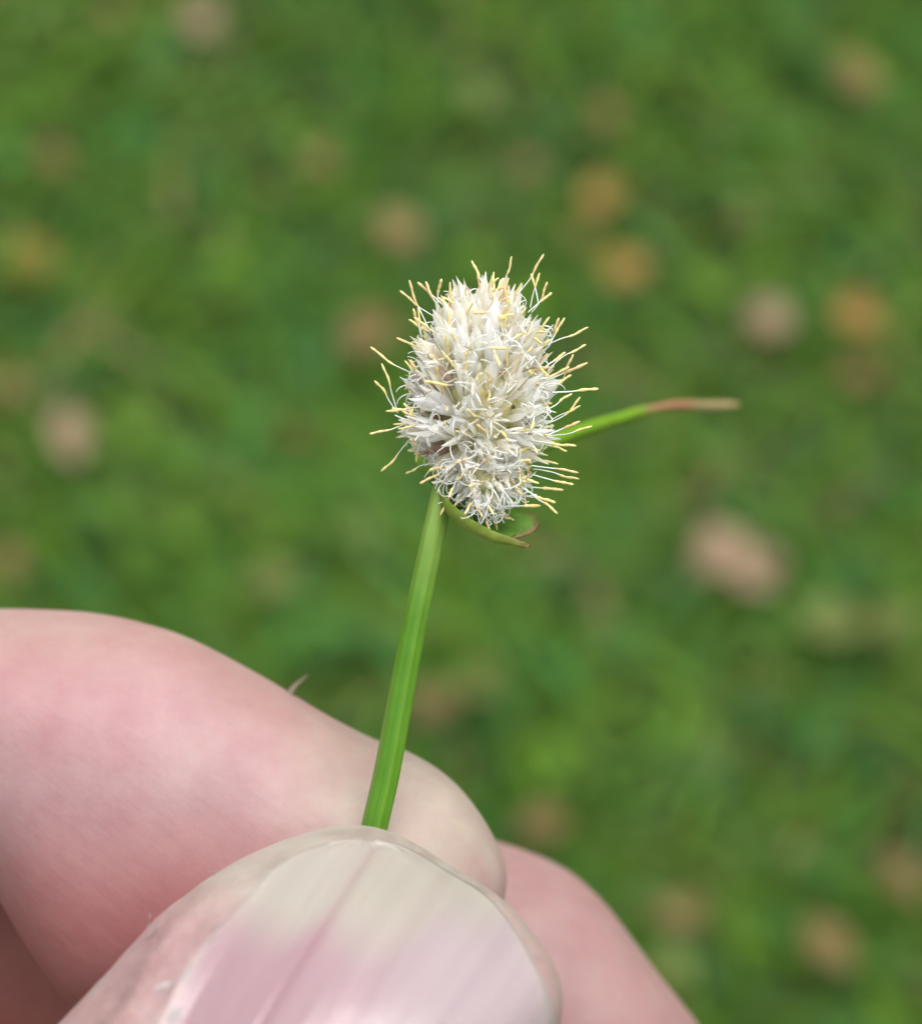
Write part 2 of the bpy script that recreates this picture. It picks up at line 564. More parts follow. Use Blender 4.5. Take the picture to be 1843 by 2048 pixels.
def make_hand():
    V, F = [], []
    for st, nl in ((THUMB, 120), (INDEX, 130), (MIDDLE, 110), (RING, 80), (LITTLE, 70), (PALM, 60)):
        v, f = finger(st, nl)
        o = len(V); V += v; F += [tuple(i + o for i in q) for q in f]
    me = mesh_from('hand_rough', V, F)
    tmp = bpy.data.objects.new('hand_rough', me); col.objects.link(tmp)
    md = tmp.modifiers.new('union', 'REMESH'); md.mode = 'VOXEL'; md.voxel_size = 0.38; md.use_smooth_shade = True
    sm = tmp.modifiers.new('soft', 'SMOOTH'); sm.factor = 0.5; sm.iterations = 8
    dg = bpy.context.evaluated_depsgraph_get()
    me2 = bpy.data.meshes.new_from_object(tmp.evaluated_get(dg))
    bpy.data.objects.remove(tmp)
    me2.name = 'hand'
    n = len(me2.vertices)
    co = np.zeros(n * 3, np.float32); me2.vertices.foreach_get('co', co); co = co.reshape(-1, 3).astype(float)
    nrm = np.zeros(n * 3, np.float32); me2.vertices.foreach_get('normal', nrm); nrm = nrm.reshape(-1, 3)
    # pixel each vertex would show at, only used to address regions of the skin
    s = PXMM * FOCUS / (FOCUS - co[:, 2])
    px = co[:, 0] * s + W / 2; py = H / 2 - co[:, 1] * s
    # ---- nail bed: the skin dips under the plate and swells into a fold beside it
    rows = [np.concatenate([P(*a, NAIL_Z)[:2], P(*b_, NAIL_Z)[:2]]) for a, b_ in NAIL]
    S = catmull(rows, 120)
    poly = np.vstack([S[:, 0:2], S[::-1, 2:4]])
    sn = PXMM * FOCUS / (FOCUS - NAIL_Z)
    q = np.c_[(px - W / 2) / sn, (H / 2 - py) / sn]
    near = (co[:, 2] > 2.0) & (nrm[:, 2] > -0.1) & (q[:, 0] > -18) & (q[:, 0] < 7) & (q[:, 1] > -32) & (q[:, 1] < -11)
    ids = np.where(near)[0]
    pts = q[ids]
    inside = np.zeros(len(ids), bool); dist = np.full(len(ids), 1e9)
    for i in range(len(poly)):
        a, b_ = poly[i], poly[(i + 1) % len(poly)]
        cond = ((a[1] > pts[:, 1]) != (b_[1] > pts[:, 1]))
        xi = (b_[0] - a[0]) * (pts[:, 1] - a[1]) / (b_[1] - a[1] + 1e-12) + a[0]
        inside ^= cond & (pts[:, 0] < xi)
        ab = b_ - a; t = np.clip(((pts - a) @ ab) / (ab @ ab + 1e-12), 0, 1)
        dist = np.minimum(dist, np.linalg.norm(pts - (a + t[:, None] * ab), axis=1))
    sd = np.where(inside, -dist, dist)
    push = np.where(sd < 0, -0.55 * sstep(0.0, 0.6, -sd), 0)
    leftside = sstep(-2, -7, pts[:, 0]) * sstep(-12.8, -16.5, pts[:, 1])
    push += 0.38 * np.exp(-((sd - 0.9) / 0.6) ** 2) * leftside * (sd > -0.3)
    wr = vnoise(np.c_[pts * 1.6, np.full(len(pts), 2.0)]) - 0.5
    push += 0.2 * wr * np.exp(-((sd - 1.2) / 1.1) ** 2) * leftside
    co[ids] += nrm[ids] * push[:, None]
    # ---- broad undulation of the flesh
    big = vnoise(co * 0.22 + 20) - 0.5
    co += nrm * (0.30 * big)[:, None]
    # ---- skin colour: pink flesh, blanched where squeezed; red bounce light and shade painted in
    pink = np.array([0.375, 0.232, 0.242]); cream = np.array([0.365, 0.315, 0.265]); red_bounce = np.array([0.40, 0.155, 0.150]); tan = np.array([0.335, 0.225, 0.195])
    C = np.tile(pink, (n, 1))
    mot = vnoise(co * 0.35 + 7)
    C += (mot - 0.5)[:, None] * np.array([0.015, 0.06, 0.05])

    def blend(w, c):
        nonlocal C
        w = np.clip(w, 0, 1)[:, None]; C = C * (1 - w) + c * w
    isindex = (co[:, 2] < 0.2) & (co[:, 2] > -16)
    isthumb = (co[:, 2] >= 0.2) * sstep(3000, 2300, py)
    d_tip = np.hypot(px - 830, (py - 1590) * 1.0)
    blend(isindex * (1 - sstep(120, 330, d_tip)) * 0.9, cream)
    blend(isindex * (1 - sstep(40, 190, py - 1225 - np.clip(px - 330, 0, 900) * 0.56)) * (px < 760) * 0.6, tan)
    blend(isindex * sstep(1560, 1900, py) * sstep(900, 450, px) * 0.85, red_bounce)  # reddish bounce light painted into the lower part of the index finger
    blend(isthumb * sstep(1900, 1730, py) * 0.95, np.array([0.35, 0.325, 0.285]))
    blend(isthumb * sstep(900, 1040, px) * 0.7, np.array([0.35, 0.285, 0.262]))
    blend(isthumb * sstep(1750, 1950, py) * sstep(480, 300, px) * 0.55, np.array([0.385, 0.295, 0.285]))
    # a thin patchy grey-brown line along the free edge
    edge_line = np.zeros(n)
    edge_line[ids] = np.exp(-((sd - 0.12) / 0.22) ** 2) * sstep(-19.5, -16.5, pts[:, 1]) * sstep(0.35, 0.7, vnoise(np.c_[pts * 2.2, np.full(len(pts), 6.0)]))
    blend(edge_line * 0.36, np.array([0.17, 0.145, 0.12]))
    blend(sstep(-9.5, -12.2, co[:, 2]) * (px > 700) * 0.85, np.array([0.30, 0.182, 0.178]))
    blend((co[:, 2] <= -15.5) * sstep(500, 200, px) * 0.9, np.array([0.36, 0.135, 0.105]))  # reddish brown shade painted onto the deeper skin at the left
    me2.vertices.foreach_set('co', (co * 0.001).astype(np.float32).ravel())
    me2.materials.clear(); me2.materials.append(M_skin)
    me2.polygons.foreach_set('use_smooth', [True] * len(me2.polygons))
    colour_attr(me2, C)
    dryv = np.zeros(n); dryv[ids] = np.exp(-((sd - 1.0) / 1.6) ** 2) * (sd > -0.4) * (0.25 + 0.75 * leftside)
    value_attr(me2, dryv, 'dryness')
    me2.update()
    hand = link('hand', me2); hand.matrix_world = M_SUBJ
    tag(hand, 'pale pink hand pinching the green stem between thumb and index finger', 'hand')

    # ---- nail plate
    me2.calc_loop_triangles()
    tri = np.zeros(len(me2.loop_triangles) * 3, np.int32); me2.loop_triangles.foreach_get('vertices', tri)
    bvh = BVHTree.FromPolygons([tuple(c) for c in co], [tuple(t) for t in tri.reshape(-1, 3)])

    def front_z(x, y, default):
        eye = Vector((0, 0, FOCUS)); tgt = Vector((x, y, NAIL_Z))
        h = bvh.ray_cast(eye, (tgt - eye).normalized())
        return (h[0] if h[0] is not None and h[0].z > 0.5 else Vector((x, y, default)))
    nu, nv = 81, 90
    G = nail_grid(nu, nv)
    Z = np.zeros((nv, nu)); XY = np.zeros((nv, nu, 2))
    for i in range(nv):
        for j in range(nu):
            h = front_z(G[i, j, 0], G[i, j, 1], 4.0)
            Z[i, j] = h.z; XY[i, j] = (h.x, h.y)
    # smooth plate surface: a low polynomial through the bed, away from the very rim
    xs, ys, zs = XY[:, :, 0].ravel(), XY[:, :, 1].ravel(), Z.ravel()
    xm, ym = xs.mean(), ys.mean()
    pw = [(a_, b_) for a_ in range(6) for b_ in range(6) if a_ + b_ <= 5]
    A = np.stack([((xs - xm) / 8) ** a_ * ((ys - ym) / 8) ** b_ for a_, b_ in pw], axis=1)
    sol = np.linalg.lstsq(A, zs, rcond=None)[0]
    Z = (A @ sol).reshape(nv, nu)
    us = np.linspace(0, 1, nu)[None, :]; vs = np.linspace(0, 1, nv)[:, None]
    edge = np.minimum(us, 1 - us)
    plate = 0.50 + 0.22 * sstep(0.0, 0.2, edge) + 0.14 * sstep(0.8, 1.0, vs)
    # long ridges and one deep groove, along the thumb
    sN = PXMM * FOCUS / (FOCUS - Z)
    PXN = XY[:, :, 0] * sN + W / 2; PYN = H / 2 - XY[:, :, 1] * sN
    across = (PXN - 640) * 0.835 + (PYN - 1860) * 0.55 + 0.00010 * (PYN - 1700) * (PXN - 640)      # px across the nail, bending with its sides
    ridge = 0.012 * np.cos(across * 0.09) + 0.008 * np.cos(across * 0.163 + 1) + 0.006 * np.cos(across * 0.31 + 2)
    for c, wd, dp in ((0, 8, 0.13), (150, 13, 0.07), (-135, 10, 0.06), (255, 9, 0.03), (-60, 8, 0.02)):
        ridge = ridge - dp * np.exp(-((across - c) / wd) ** 2)
    Zt = Z + plate + ridge * sstep(1.0, 0.85, vs)
    rag = 0.10 * (vnoise(np.c_[np.repeat(us.T * 26, 1, 0).ravel(), np.zeros(nu), np.zeros(nu)]) - 0.5)
    VV, CC = [], []
    cream = np.array([0.325, 0.292, 0.258]); npink = np.array([0.298, 0.188, 0.210]); lilac_sheen = np.array([0.325, 0.258, 0.275])
    for layer in (0, 1):
        for i in range(nv):
            for j in range(nu):
                x, y = XY[i, j]
                yy = y - (rag[j] * (i > nv - 8))
                VV.append(np.array([x, yy, Zt[i, j] - layer * 0.42]) * 0.001)
                spx = x * PXMM * FOCUS / (FOCUS - Zt[i, j]) + W / 2; spy = H / 2 - y * PXMM * FOCUS / (FOCUS - Zt[i, j])
                # the free edge is cream down to the smile line
                line = 1845 + 22 * math.sin(spx * 0.011) + 0.00022 * (spx - 640) ** 2 - 20 * sstep(700, 950, np.array(spx))
                w = float(sstep(75, -60, np.array(spy - line + 60 * (vnoise(np.array([[across[i, j] * 0.02 + 9, spy * 0.002, 1.0]]))[0] - 0.5))))
                sidew = max(float(sstep(0.055, 0.0, us[0, j])), float(sstep(0.93, 1.0, us[0, j])) * 0.9)
                w = max(w, sidew * 0.45)
                mixp = float(sstep(0.25, 0.75, us[0, j]))
                c = (npink * (1 - mixp) + lilac_sheen * mixp)  # pale lilac sky sheen painted into the right half of the plate
                c = c * (1 - w) + cream * w
                gr = math.exp(-(across[i, j] / 10) ** 2) + 0.4 * math.exp(-((across[i, j] - 150) / 15) ** 2)
                c = c * (1 - 0.18 * gr * float(sstep(1.0, 0.9, vs[i, 0])) * np.array([0.4, 1, 0.8]))
                st = float(vnoise(np.array([[across[i, j] * 0.045 + 20, spy * 0.002, 5.0]]))[0]) - 0.5
                st2 = float(vnoise(np.array([[across[i, j] * 0.16 + 20, spy * 0.004, 8.0]]))[0]) - 0.5
                c = c * (1 + 0.09 * st + 0.05 * st2)
                CC.append(c)
    FF = []
    L2 = nv * nu
    for i in range(nv - 1):
        for j in range(nu - 1):
            a = i * nu + j
            FF.append((a, a + 1, a + nu + 1, a + nu))
            FF.append((L2 + a, L2 + a + nu, L2 + a + nu + 1, L2 + a + 1))
    rim = [j for j in range(nu)] + [i * nu + nu - 1 for i in range(1, nv)] + [(nv - 1) * nu + j for j in range(nu - 2, -1, -1)] + [i * nu for i in range(nv - 2, 0, -1)]
    for k in range(len(rim)):
        a, b_ = rim[k], rim[(k + 1) % len(rim)]
        FF.append((b_, a, L2 + a, L2 + b_))
    nm = mesh_from('fingernail', VV, FF, [M_nail]); colour_attr(nm, np.array(CC))
    bmn = bmesh.new(); bmn.from_mesh(nm); bmesh.ops.recalc_face_normals(bmn, faces=bmn.faces); bmn.to_mesh(nm); bmn.free()
    link('fingernail', nm, hand)

    skin_tree = bvh
    bvh = BVHTree.FromPolygons([tuple(c) for c in co] + [tuple(v * 1000) for v in VV], [tuple(t) for t in tri.reshape(-1, 3)] + [tuple(k_ + n for k_ in f) for f in FF])
    # ---- dry skin flakes and a fine hair on the fingers
    M_flake = leafy('dry_skin', rough=0.6, trans=0.4)
    for (fx, fy, ang, ln, wd, lift) in [(425, 1726, 2.75, 0.5, 0.18, 0.2), (290, 1846, 1.2, 0.7, 0.42, 0.2), (300, 1872, 0.9, 1.0, 0.36, 0.08),
                                  (322, 1975, 0.6, 0.9, 0.3, 0.01), (345, 2036, 1.0, 0.8, 0.4, 0.02),
                                  (410, 1890, 0.95, 1.6, 0.10, 0.04), (368, 1955, 1.05, 1.5, 0.09, 0.04)]:
        eye = Vector((0, 0, FOCUS)); tgt = Vector(P(fx, fy, 5))
        h = bvh.ray_cast(eye, (tgt - eye).normalized())
        if h[0] is None or h[0].z < 0.3:
            h = bvh.find_nearest(Vector(P(fx, fy, 5.5)))
        p = np.array(h[0]); nrmv = np.array(h[1])
        if abs(fx - 505) < 2: p = p + nrmv * 0.0
        pass
        d = np.array([math.cos(ang), math.sin(ang), 0.15]); d -= nrmv * (d @ nrmv) * 0.8; d /= np.linalg.norm(d)
        sd_ = np.cross(nrmv, d)
        fv, ff = [], []
        for i in range(6):
            t = i / 5
            w = wd * math.sin(math.pi * (0.12 + 0.83 * t)) * (0.5 + 0.9 * random.random())
            for k in (-1, 0, 1):
                q_ = p + d * ln * (t - 0.4) + sd_ * w * k * 0.5 + nrmv * (0.02 + lift * t * t * (1 + 0.3 * k) + 0.03 * random.random())
                fv.append(q_ * 0.001)
        for i in range(5):
            for k in range(2):
                a = i * 3 + k; ff.append((a, a + 1, a + 4, a + 3))
        fm = mesh_from('skin_flake', fv, ff, [M_flake]); colour_attr(fm, np.tile([0.52, 0.47, 0.46], (len(fv), 1)))
        link('skin_flake', fm, hand)
    # a flap of skin sticking up from the index finger
    a0 = P(578, 1390, -8.0); pth = [a0, P(588, 1374, -8.6), P(601, 1362, -9.6), P(617, 1349, -11.0)]
    fv, ff = tube(catmull(pth, 8), np.array([0.16, 0.15, 0.13, 0.11, 0.09, 0.07, 0.05, 0.02]), 6, flat=0.25)
    fm = mesh_from('skin_flake', np.array(fv) * 0.001, ff, [M_flake]); colour_attr(fm, np.tile([0.27, 0.22, 0.16], (len(fv), 1)))
    link('skin_flake', fm, hand)
    return bvh


hand_bvh = make_hand()

# ------------------------------------------------------------------ the sedge: stem, bracts, flower head
BASE = P(747, 1655, 0.0)
plant = bpy.data.objects.new('sedge_plant', None); col.objects.link(plant)
plant.empty_display_size = 0.005
plant.matrix_world = M_SUBJ @ Matrix.Translation(Vector(BASE) * 0.001)
tag(plant, 'white fluffy sedge flower head on a thin green stem held between the fingers', 'flower')


def loc(v, origin=BASE):
    return (np.asarray(v, float) - origin) * 0.001


# stem: three-angled, ribbed
def make_stem():
    cl = [(690, 1905, 0.1), (722, 1770, 0.05), (747, 1655, 0.0), (772, 1545, 0.0), (799, 1400, 0.0), (826, 1255, 0.0), (852, 1130, -0.05), (872, 1040, -0.15), (886, 975, -0.3), (902, 930, -0.45)]
    wd = [53, 53, 54, 54, 52, 50, 48, 47, 44, 36]
    pts = np.array([np.concatenate([P(*c), [w / PXMM / 2]]) for c, w in zip(cl, wd)])
    S = catmull(pts, 60)
    ns = 48
    V, F, C = [], [], []
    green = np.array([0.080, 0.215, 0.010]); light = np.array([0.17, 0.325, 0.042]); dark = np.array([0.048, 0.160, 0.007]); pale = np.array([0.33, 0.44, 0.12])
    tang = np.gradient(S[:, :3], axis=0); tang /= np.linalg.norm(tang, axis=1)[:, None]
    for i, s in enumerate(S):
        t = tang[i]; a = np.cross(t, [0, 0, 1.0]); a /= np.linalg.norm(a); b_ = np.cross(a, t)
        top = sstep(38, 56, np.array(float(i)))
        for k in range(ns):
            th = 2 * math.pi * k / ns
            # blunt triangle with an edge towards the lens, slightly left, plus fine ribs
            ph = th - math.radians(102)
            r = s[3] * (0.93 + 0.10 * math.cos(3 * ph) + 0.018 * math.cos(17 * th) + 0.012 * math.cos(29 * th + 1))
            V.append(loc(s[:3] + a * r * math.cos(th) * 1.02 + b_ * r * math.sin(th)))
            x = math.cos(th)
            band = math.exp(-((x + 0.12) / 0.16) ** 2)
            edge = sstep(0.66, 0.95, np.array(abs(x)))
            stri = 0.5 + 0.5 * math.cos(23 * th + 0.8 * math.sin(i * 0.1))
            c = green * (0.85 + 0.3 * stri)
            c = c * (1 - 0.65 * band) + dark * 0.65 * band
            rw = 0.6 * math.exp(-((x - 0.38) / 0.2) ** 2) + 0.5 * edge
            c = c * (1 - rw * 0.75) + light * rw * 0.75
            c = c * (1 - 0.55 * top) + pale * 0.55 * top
            C.append(c)
    n = len(S)
    for i in range(n - 1):
        for k in range(ns):
            k2 = (k + 1) % ns
            F.append((i * ns + k, i * ns + k2, (i + 1) * ns + k2, (i + 1) * ns + k))
    F.append(tuple(range(ns - 1, -1, -1))); F.append(tuple((n - 1) * ns + k for k in range(ns)))
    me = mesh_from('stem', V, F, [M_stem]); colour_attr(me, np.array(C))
    link('stem', me, plant)


make_stem()


def ribbon(spine, widths, sidev, fold, cols, name, thick=0.10, nu=9, ragged=0.0):
    """a leaf-like bract: spine points mm, half widths mm, side vectors, fold depth; closed thin solid"""
    n = len(spine)
    tang = np.gradient(spine, axis=0); tang /= np.linalg.norm(tang, axis=1)[:, None]
    V, C = [], []
    for layer in (0, 1):
        for i in range(n):
            sv = sidev[i] - tang[i] * (sidev[i] @ tang[i]); sv /= np.linalg.norm(sv)
            up = np.cross(sv, tang[i])
            for j in range(nu):
                u = 2 * j / (nu - 1) - 1
                jag = ragged * (random.random() - 0.5) * (i > n - 4)
                p = spine[i] + sv * widths[i] * u + up * (fold[i] * (abs(u) ** 1.4)) + tang[i] * jag - up * thick * layer * (1 - 0.7 * abs(u))
                V.append(loc(p)); C.append(cols(i / (n - 1), u, layer))
    F = []; L2 = n * nu
    for i in range(n - 1):
        for j in range(nu - 1):
            a = i * nu + j
            F.append((a, a + 1, a + nu + 1, a + nu)); F.append((L2 + a, L2 + a + nu, L2 + a + nu + 1, L2 + a + 1))
    rim = [j for j in range(nu)] + [i * nu + nu - 1 for i in range(1, n)] + [(n - 1) * nu + j for j in range(nu - 2, -1, -1)] + [i * nu for i in range(n - 2, 0, -1)]
    for k in range(len(rim)):
        a, b_ = rim[k], rim[(k + 1) % len(rim)]
        F.append((b_, a, L2 + a, L2 + b_))
    me = mesh_from(name, V, F, [M_bract]); colour_attr(me, np.array(C))
    bm = bmesh.new(); bm.from_mesh(me); bmesh.ops.recalc_face_normals(bm, faces=bm.faces); bm.to_mesh(me); bm.free()
    return link(name, me, plant)


def make_bracts():
    # boat-shaped bract cupping the underside of the head: built from its two rims and keel
    keel = catmull([P(874, 985, -0.4), P(893, 1025, 0.2), P(930, 1056, 0.45), P(980, 1078, 0.35), P(1030, 1086, 0.1), P(1062, 1093, -0.05)], 26)
    near = catmull([P(872, 968, 0.1), P(893, 1000, 0.95), P(935, 1036, 1.35), P(985, 1064, 1.2), P(1032, 1081, 0.6), P(1062, 1092, 0.05)], 26)
    far = catmull([P(880, 968, -0.9), P(915, 985, -1.6), P(965, 1000, -2.2), P(1018, 1004, -2.3), P(1058, 1024, -2.0), P(1082, 1050, -1.7)], 26)
    nu = 11
    V, C, F = [], [], []
    n = len(keel)
    notch = []
    for layer in (0, 1):
        for i in range(n):
            t = i / (n - 1)
            a, k_, f_ = near[i], keel[i], far[i]
            for j in range(nu):
                u = j / (nu - 1)
                # quadratic sweep near rim -> keel -> far rim
                ctrl = 2 * k_ - 0.5 * (a + f_)
                p = (1 - u) ** 2 * a + 2 * u * (1 - u) * ctrl + u * u * f_
                cut = sstep(0.80, 1.0, np.array(t)) * math.exp(-((u - 0.52) / 0.26) ** 2) * 1.0
                p = p + (k_ - keel[max(i - 3, 0)]) * -cut * 1.6
                p = p + np.array([0, 1, 0]) * 0.07 * layer + (random.random() - 0.5) * 0.05 * (t > 0.85)
                V.append(loc(p))
                g1 = np.array([0.24, 0.34, 0.045]) if u < 0.5 else np.array([0.14, 0.32, 0.035])
                if layer == 1: g1 = np.array([0.13, 0.30, 0.032])
                g1 = g1 * (0.9 + 0.25 * math.cos(u * 42) * 0.5)
                br = max(float(sstep(0.93, 1.0, np.array(t))), float(sstep(0.5, 1.0, np.array(t))) * float(sstep(0.13, 0.0, np.array(u))) * 0.8,
                         float(sstep(0.7, 1.0, np.array(t))) * float(sstep(0.9, 1.0, np.array(u))) * 0.8)
                C.append(g1 * (1 - br) + np.array([0.30, 0.17, 0.095]) * br)
    L2 = n * nu
    for i in range(n - 1):
        for j in range(nu - 1):
            a = i * nu + j
            F.append((a, a + 1, a + nu + 1, a + nu)); F.append((L2 + a, L2 + a + nu, L2 + a + nu + 1, L2 + a + 1))
    rim = [j for j in range(nu)] + [i * nu + nu - 1 for i in range(1, n)] + [(n - 1) * nu + j for j in range(nu - 2, -1, -1)] + [i * nu for i in range(n - 2, 0, -1)]
    for k in range(len(rim)):
        a, b_ = rim[k], rim[(k + 1) % len(rim)]
        F.append((b_, a, L2 + a, L2 + b_))
    me = mesh_from('bract', V, F, [M_bract]); colour_attr(me, np.array(C))
    bm = bmesh.new(); bm.from_mesh(me); bmesh.ops.recalc_face_normals(bm, faces=bm.faces); bm.to_mesh(me); bm.free()
    o = link('bract', me, plant); o['label'] = 'short boat-shaped green bract with a torn brown tip'

    # long narrow bract running away behind the head to a dry brown tip
    sp = catmull([P(893, 975, -0.6), P(960, 950, -5), P(1060, 908, -10.5), P(1160, 868, -15.5), P(1250, 838, -20), P(1320, 816, -23), P(1365, 812, -24.5), P(1420, 813, -26.5), P(1478, 811, -28.5)], 50)
    tt = np.linspace(0, 1, 50)
    wdt = np.interp(tt, [0, 0.1, 0.55, 0.72, 0.77, 0.84, 0.97, 1], [0.4, 0.46, 0.40, 0.30, 0.18, 0.28, 0.26, 0.14])
    side = np.array([[0.15, 1.0, 0.35]] * 50)
    fold = np.interp(tt, [0, 0.7, 0.8, 1], [0.30, 0.2, 0.1, 0.14])

    def cf(t, u, layer):
        g1 = np.array([0.185, 0.35, 0.022]) * (0.85 + 0.25 * abs(u))
        br = float(sstep(0.70, 0.77, np.array(t)))
        dry = np.array([0.40, 0.20, 0.11]) if t < 0.86 else np.array([0.36, 0.28, 0.14])
        return g1 * (1 - br) + dry * br
    o = ribbon(sp, wdt, side, fold, cf, 'bract', thick=0.08, ragged=0.15)
    o['label'] = 'long narrow green bract with a dry brown tip'
    # a third bract, hidden behind, pointing back and to the left
    sp = catmull([P(884, 978, -0.6), P(850, 930, -4), P(845, 880, -8), P(860, 840, -12)], 24)
    tt = np.linspace(0, 1, 24)
    ribbon(sp, np.interp(tt, [0, 0.2, 1], [0.4, 0.42, 0.12]), np.array([[1.0, 0.1, 0.2]] * 24), np.full(24, 0.2), lambda t, u, l: np.array([0.16, 0.32, 0.03]), 'bract')


make_bracts()

# ---- flower head
HEAD_C = P(962, 788, -0.4)
AX = np.array([0.055, 1.0, 0.10]); AX /= np.linalg.norm(AX)
XA = np.cross(AX, [0, 0, 1.0]); XA /= np.linalg.norm(XA)
ZA = np.cross(XA, AX)
SPIKES = [dict(c=HEAD_C, ax=AX, r=1.72, h=2.95, n=236, lo=-0.93, hi=0.995, lean=1.15, length=(1.6, 2.4)),
          dict(c=P(962, 945, 0.35), ax=np.array([0.55, -0.78, 0.30]), r=0.75, h=0.95, n=56, lo=-0.8, hi=0.98, lean=0.25, length=(0.95, 1.4))]
for s_ in SPIKES: s_['ax'] = s_['ax'] / np.linalg.norm(s_['ax'])


def frame_of(ax):
    x = np.cross(ax, [0.2, 0.1, 1.0]); x /= np.linalg.norm(x)
    return x, np.cross(x, ax)


def make_core():
    V, F, C = [], [], []
    for s_ in SPIKES:
        x, z = frame_of(s_['ax']); o = len(V); nr, na = 16, 20
        for i in range(nr + 1):
            ph = math.pi * i / nr
            for k in range(na):
                th = 2 * math.pi * k / na
                bump = 1 + 0.06 * math.cos(5 * th + 3 * i)
                p = s_['c'] + s_['ax'] * s_['h'] * 0.9 * math.cos(ph) + (x * math.cos(th) + z * math.sin(th)) * s_['r'] * 0.78 * (math.sin(ph) + 0.01) * bump
                V.append(loc(p, HEAD_C)); C.append((0.78, 0.76, 0.46))
        for i in range(nr):
            for k in range(na):
                k2 = (k + 1) % na
                F.append((o + i * na + k, o + i * na + k2, o + (i + 1) * na + k2, o + (i + 1) * na + k))
        F.append(tuple(o + k for k in range(na))); F.append(tuple(o + nr * na + k for k in range(na - 1, -1, -1)))
    me = mesh_from('flower_head', V, F, [M_core]); colour_attr(me, np.array(C))
    bm = bmesh.new(); bm.from_mesh(me); bmesh.ops.recalc_face_normals(bm, faces=bm.faces); bm.to_mesh(me); bm.free()
    return link('flower_head', me, plant, Matrix.Translation(Vector(HEAD_C - BASE) * 0.001))


head = make_core()


def glume_grid(V, F, C, length, width, depth, side, tipcurl, tint, r):
    """one boat-shaped scale along +Z, concave towards -side*Y"""
    nl, nw = 9, 5
    o = len(V)
    for i in range(nl):
        t = i / (nl - 1)
        w = width * (math.sin(math.pi * min(1, 0.14 + 0.62 * t)) ** 0.9) * (1 - sstep(0.62, 1.0, np.array(t)) * 0.96)
        for j in range(nw):
            u = 2 * j / (nw - 1) - 1
            y = side * (depth * (1 - abs(u) ** 1.6) * math.sin(math.pi * (0.12 + 0.8 * t)) + tipcurl * t * t)
            V.append(np.array([w * u + r.uniform(-0.012, 0.012), y, length * t + (0.03 * (1 - abs(u)))]))
            base = np.array([0.86, 0.83, 0.56]); body = np.array(tint)
            k = float(sstep(0.0, 0.42, np.array(t)))
            c = base * (1 - k) + body * k
            c = c * (0.95 + 0.07 * (j % 2))
            C.append(c)
    for i in range(nl - 1):
        for j in range(nw - 1):
            a = o + i * nw + j
            F.append((a, a + 1, a + nw + 1, a + nw) if side > 0 else (a, a + nw, a + nw + 1, a + 1))


def spikelet_mesh(seed, tint):
    r = random.Random(seed)
    V, F, C = [], [], []
    w = r.uniform(0.12, 0.20)
    glume_grid(V, F, C, 1.0, w, r.uniform(0.06, 0.11), 1, r.uniform(-0.02, 0.12), tint, r)
    glume_grid(V, F, C, r.uniform(0.8, 0.97), w * 0.92, r.uniform(0.04, 0.09), -1, r.uniform(0.0, 0.14), tint, r)
    o = len(V)
    glume_grid(V, F, C, r.uniform(0.5, 0.72), w * 0.8, 0.16, 1, r.uniform(0.08, 0.2), np.array(tint) * 0.97, r)
    me = mesh_from('spikelet', np.array(V) * 0.001, F, [M_glume]); colour_attr(me, np.array(C))
    return me


WHITE = [(0.97, 0.97, 0.95), (0.96, 0.95, 0.89), (0.97, 0.97, 0.97), (0.94, 0.91, 0.82)]
sp_meshes = [spikelet_mesh(i, WHITE[i % 4]) for i in range(12)]
sp_brown = [spikelet_mesh(50 + i, t) for i, t in enumerate([(0.66, 0.52, 0.45), (0.58, 0.40, 0.32), (0.74, 0.64, 0.58)])]


def orient(p, d, roll, scale):
    """matrix placing local +Z along d at p (subject mm), relative to the head"""
    d = Vector(d).normalized()
    q = d.to_track_quat('Z', 'Y').to_matrix().to_4x4()
    return Matrix.Translation(Vector(loc(p, HEAD_C))) @ q @ Matrix.Rotation(roll, 4, 'Z') @ Matrix.Diagonal((scale[0], scale[1], scale[2], 1))


SITES = []
for si, s_ in enumerate(SPIKES):
    x, z = frame_of(s_['ax'])
    for i in range(s_['n']):
        ct = s_['hi'] - (s_['hi'] - s_['lo']) * (i + 0.5) / s_['n']
        st = math.sqrt(1 - ct * ct); th = i * 2.399963 + random.uniform(-0.2, 0.2)
        ct += random.uniform(-0.03, 0.03)
        rad = x * math.cos(th) + z * math.sin(th)
        dpt = random.uniform(0.72, 0.96)
        p = s_['c'] + s_['ax'] * s_['h'] * ct * 0.94 + rad * s_['r'] * st * dpt
        nrm_ = rad * st / s_['r'] + s_['ax'] * ct / s_['h']; nrm_ /= np.linalg.norm(nrm_)
        up = s_['lean'] * (0.25 + 0.75 * sstep(-0.8, 0.4, np.array(ct)))
        d = nrm_ + s_['ax'] * float(up) + np.array([random.gauss(0, 0.2) for _ in range(3)])
        d /= np.linalg.norm(d)
        SITES.append((si, p, d, ct, nrm_))
        ln = random.uniform(*s_['length'])
        leftness = (p[0] - HEAD_C[0]) / s_['r']
        brown = si == 0 and leftness < -0.55 and ct < 0.15 and random.random() < 0.3
        me = random.choice(sp_brown if brown else sp_meshes)
        # broad side faces outwards from the axis, with scatter
        m = orient(p, d, 0, (1, 1, 1))
        yl = m.to_3x3() @ Vector((0, 1, 0)); xl = m.to_3x3() @ Vector((1, 0, 0))
        tgt = Vector(nrm_ - d * (nrm_ @ d) + s_['ax'] * -0.3)
        roll = math.atan2(-tgt.dot(xl), tgt.dot(yl)) + random.gauss(0, 0.8)
        k = random.uniform(0.85, 1.15)
        link('spikelet', me, head, orient(p, d, roll, (ln * k, ln * k, ln)))


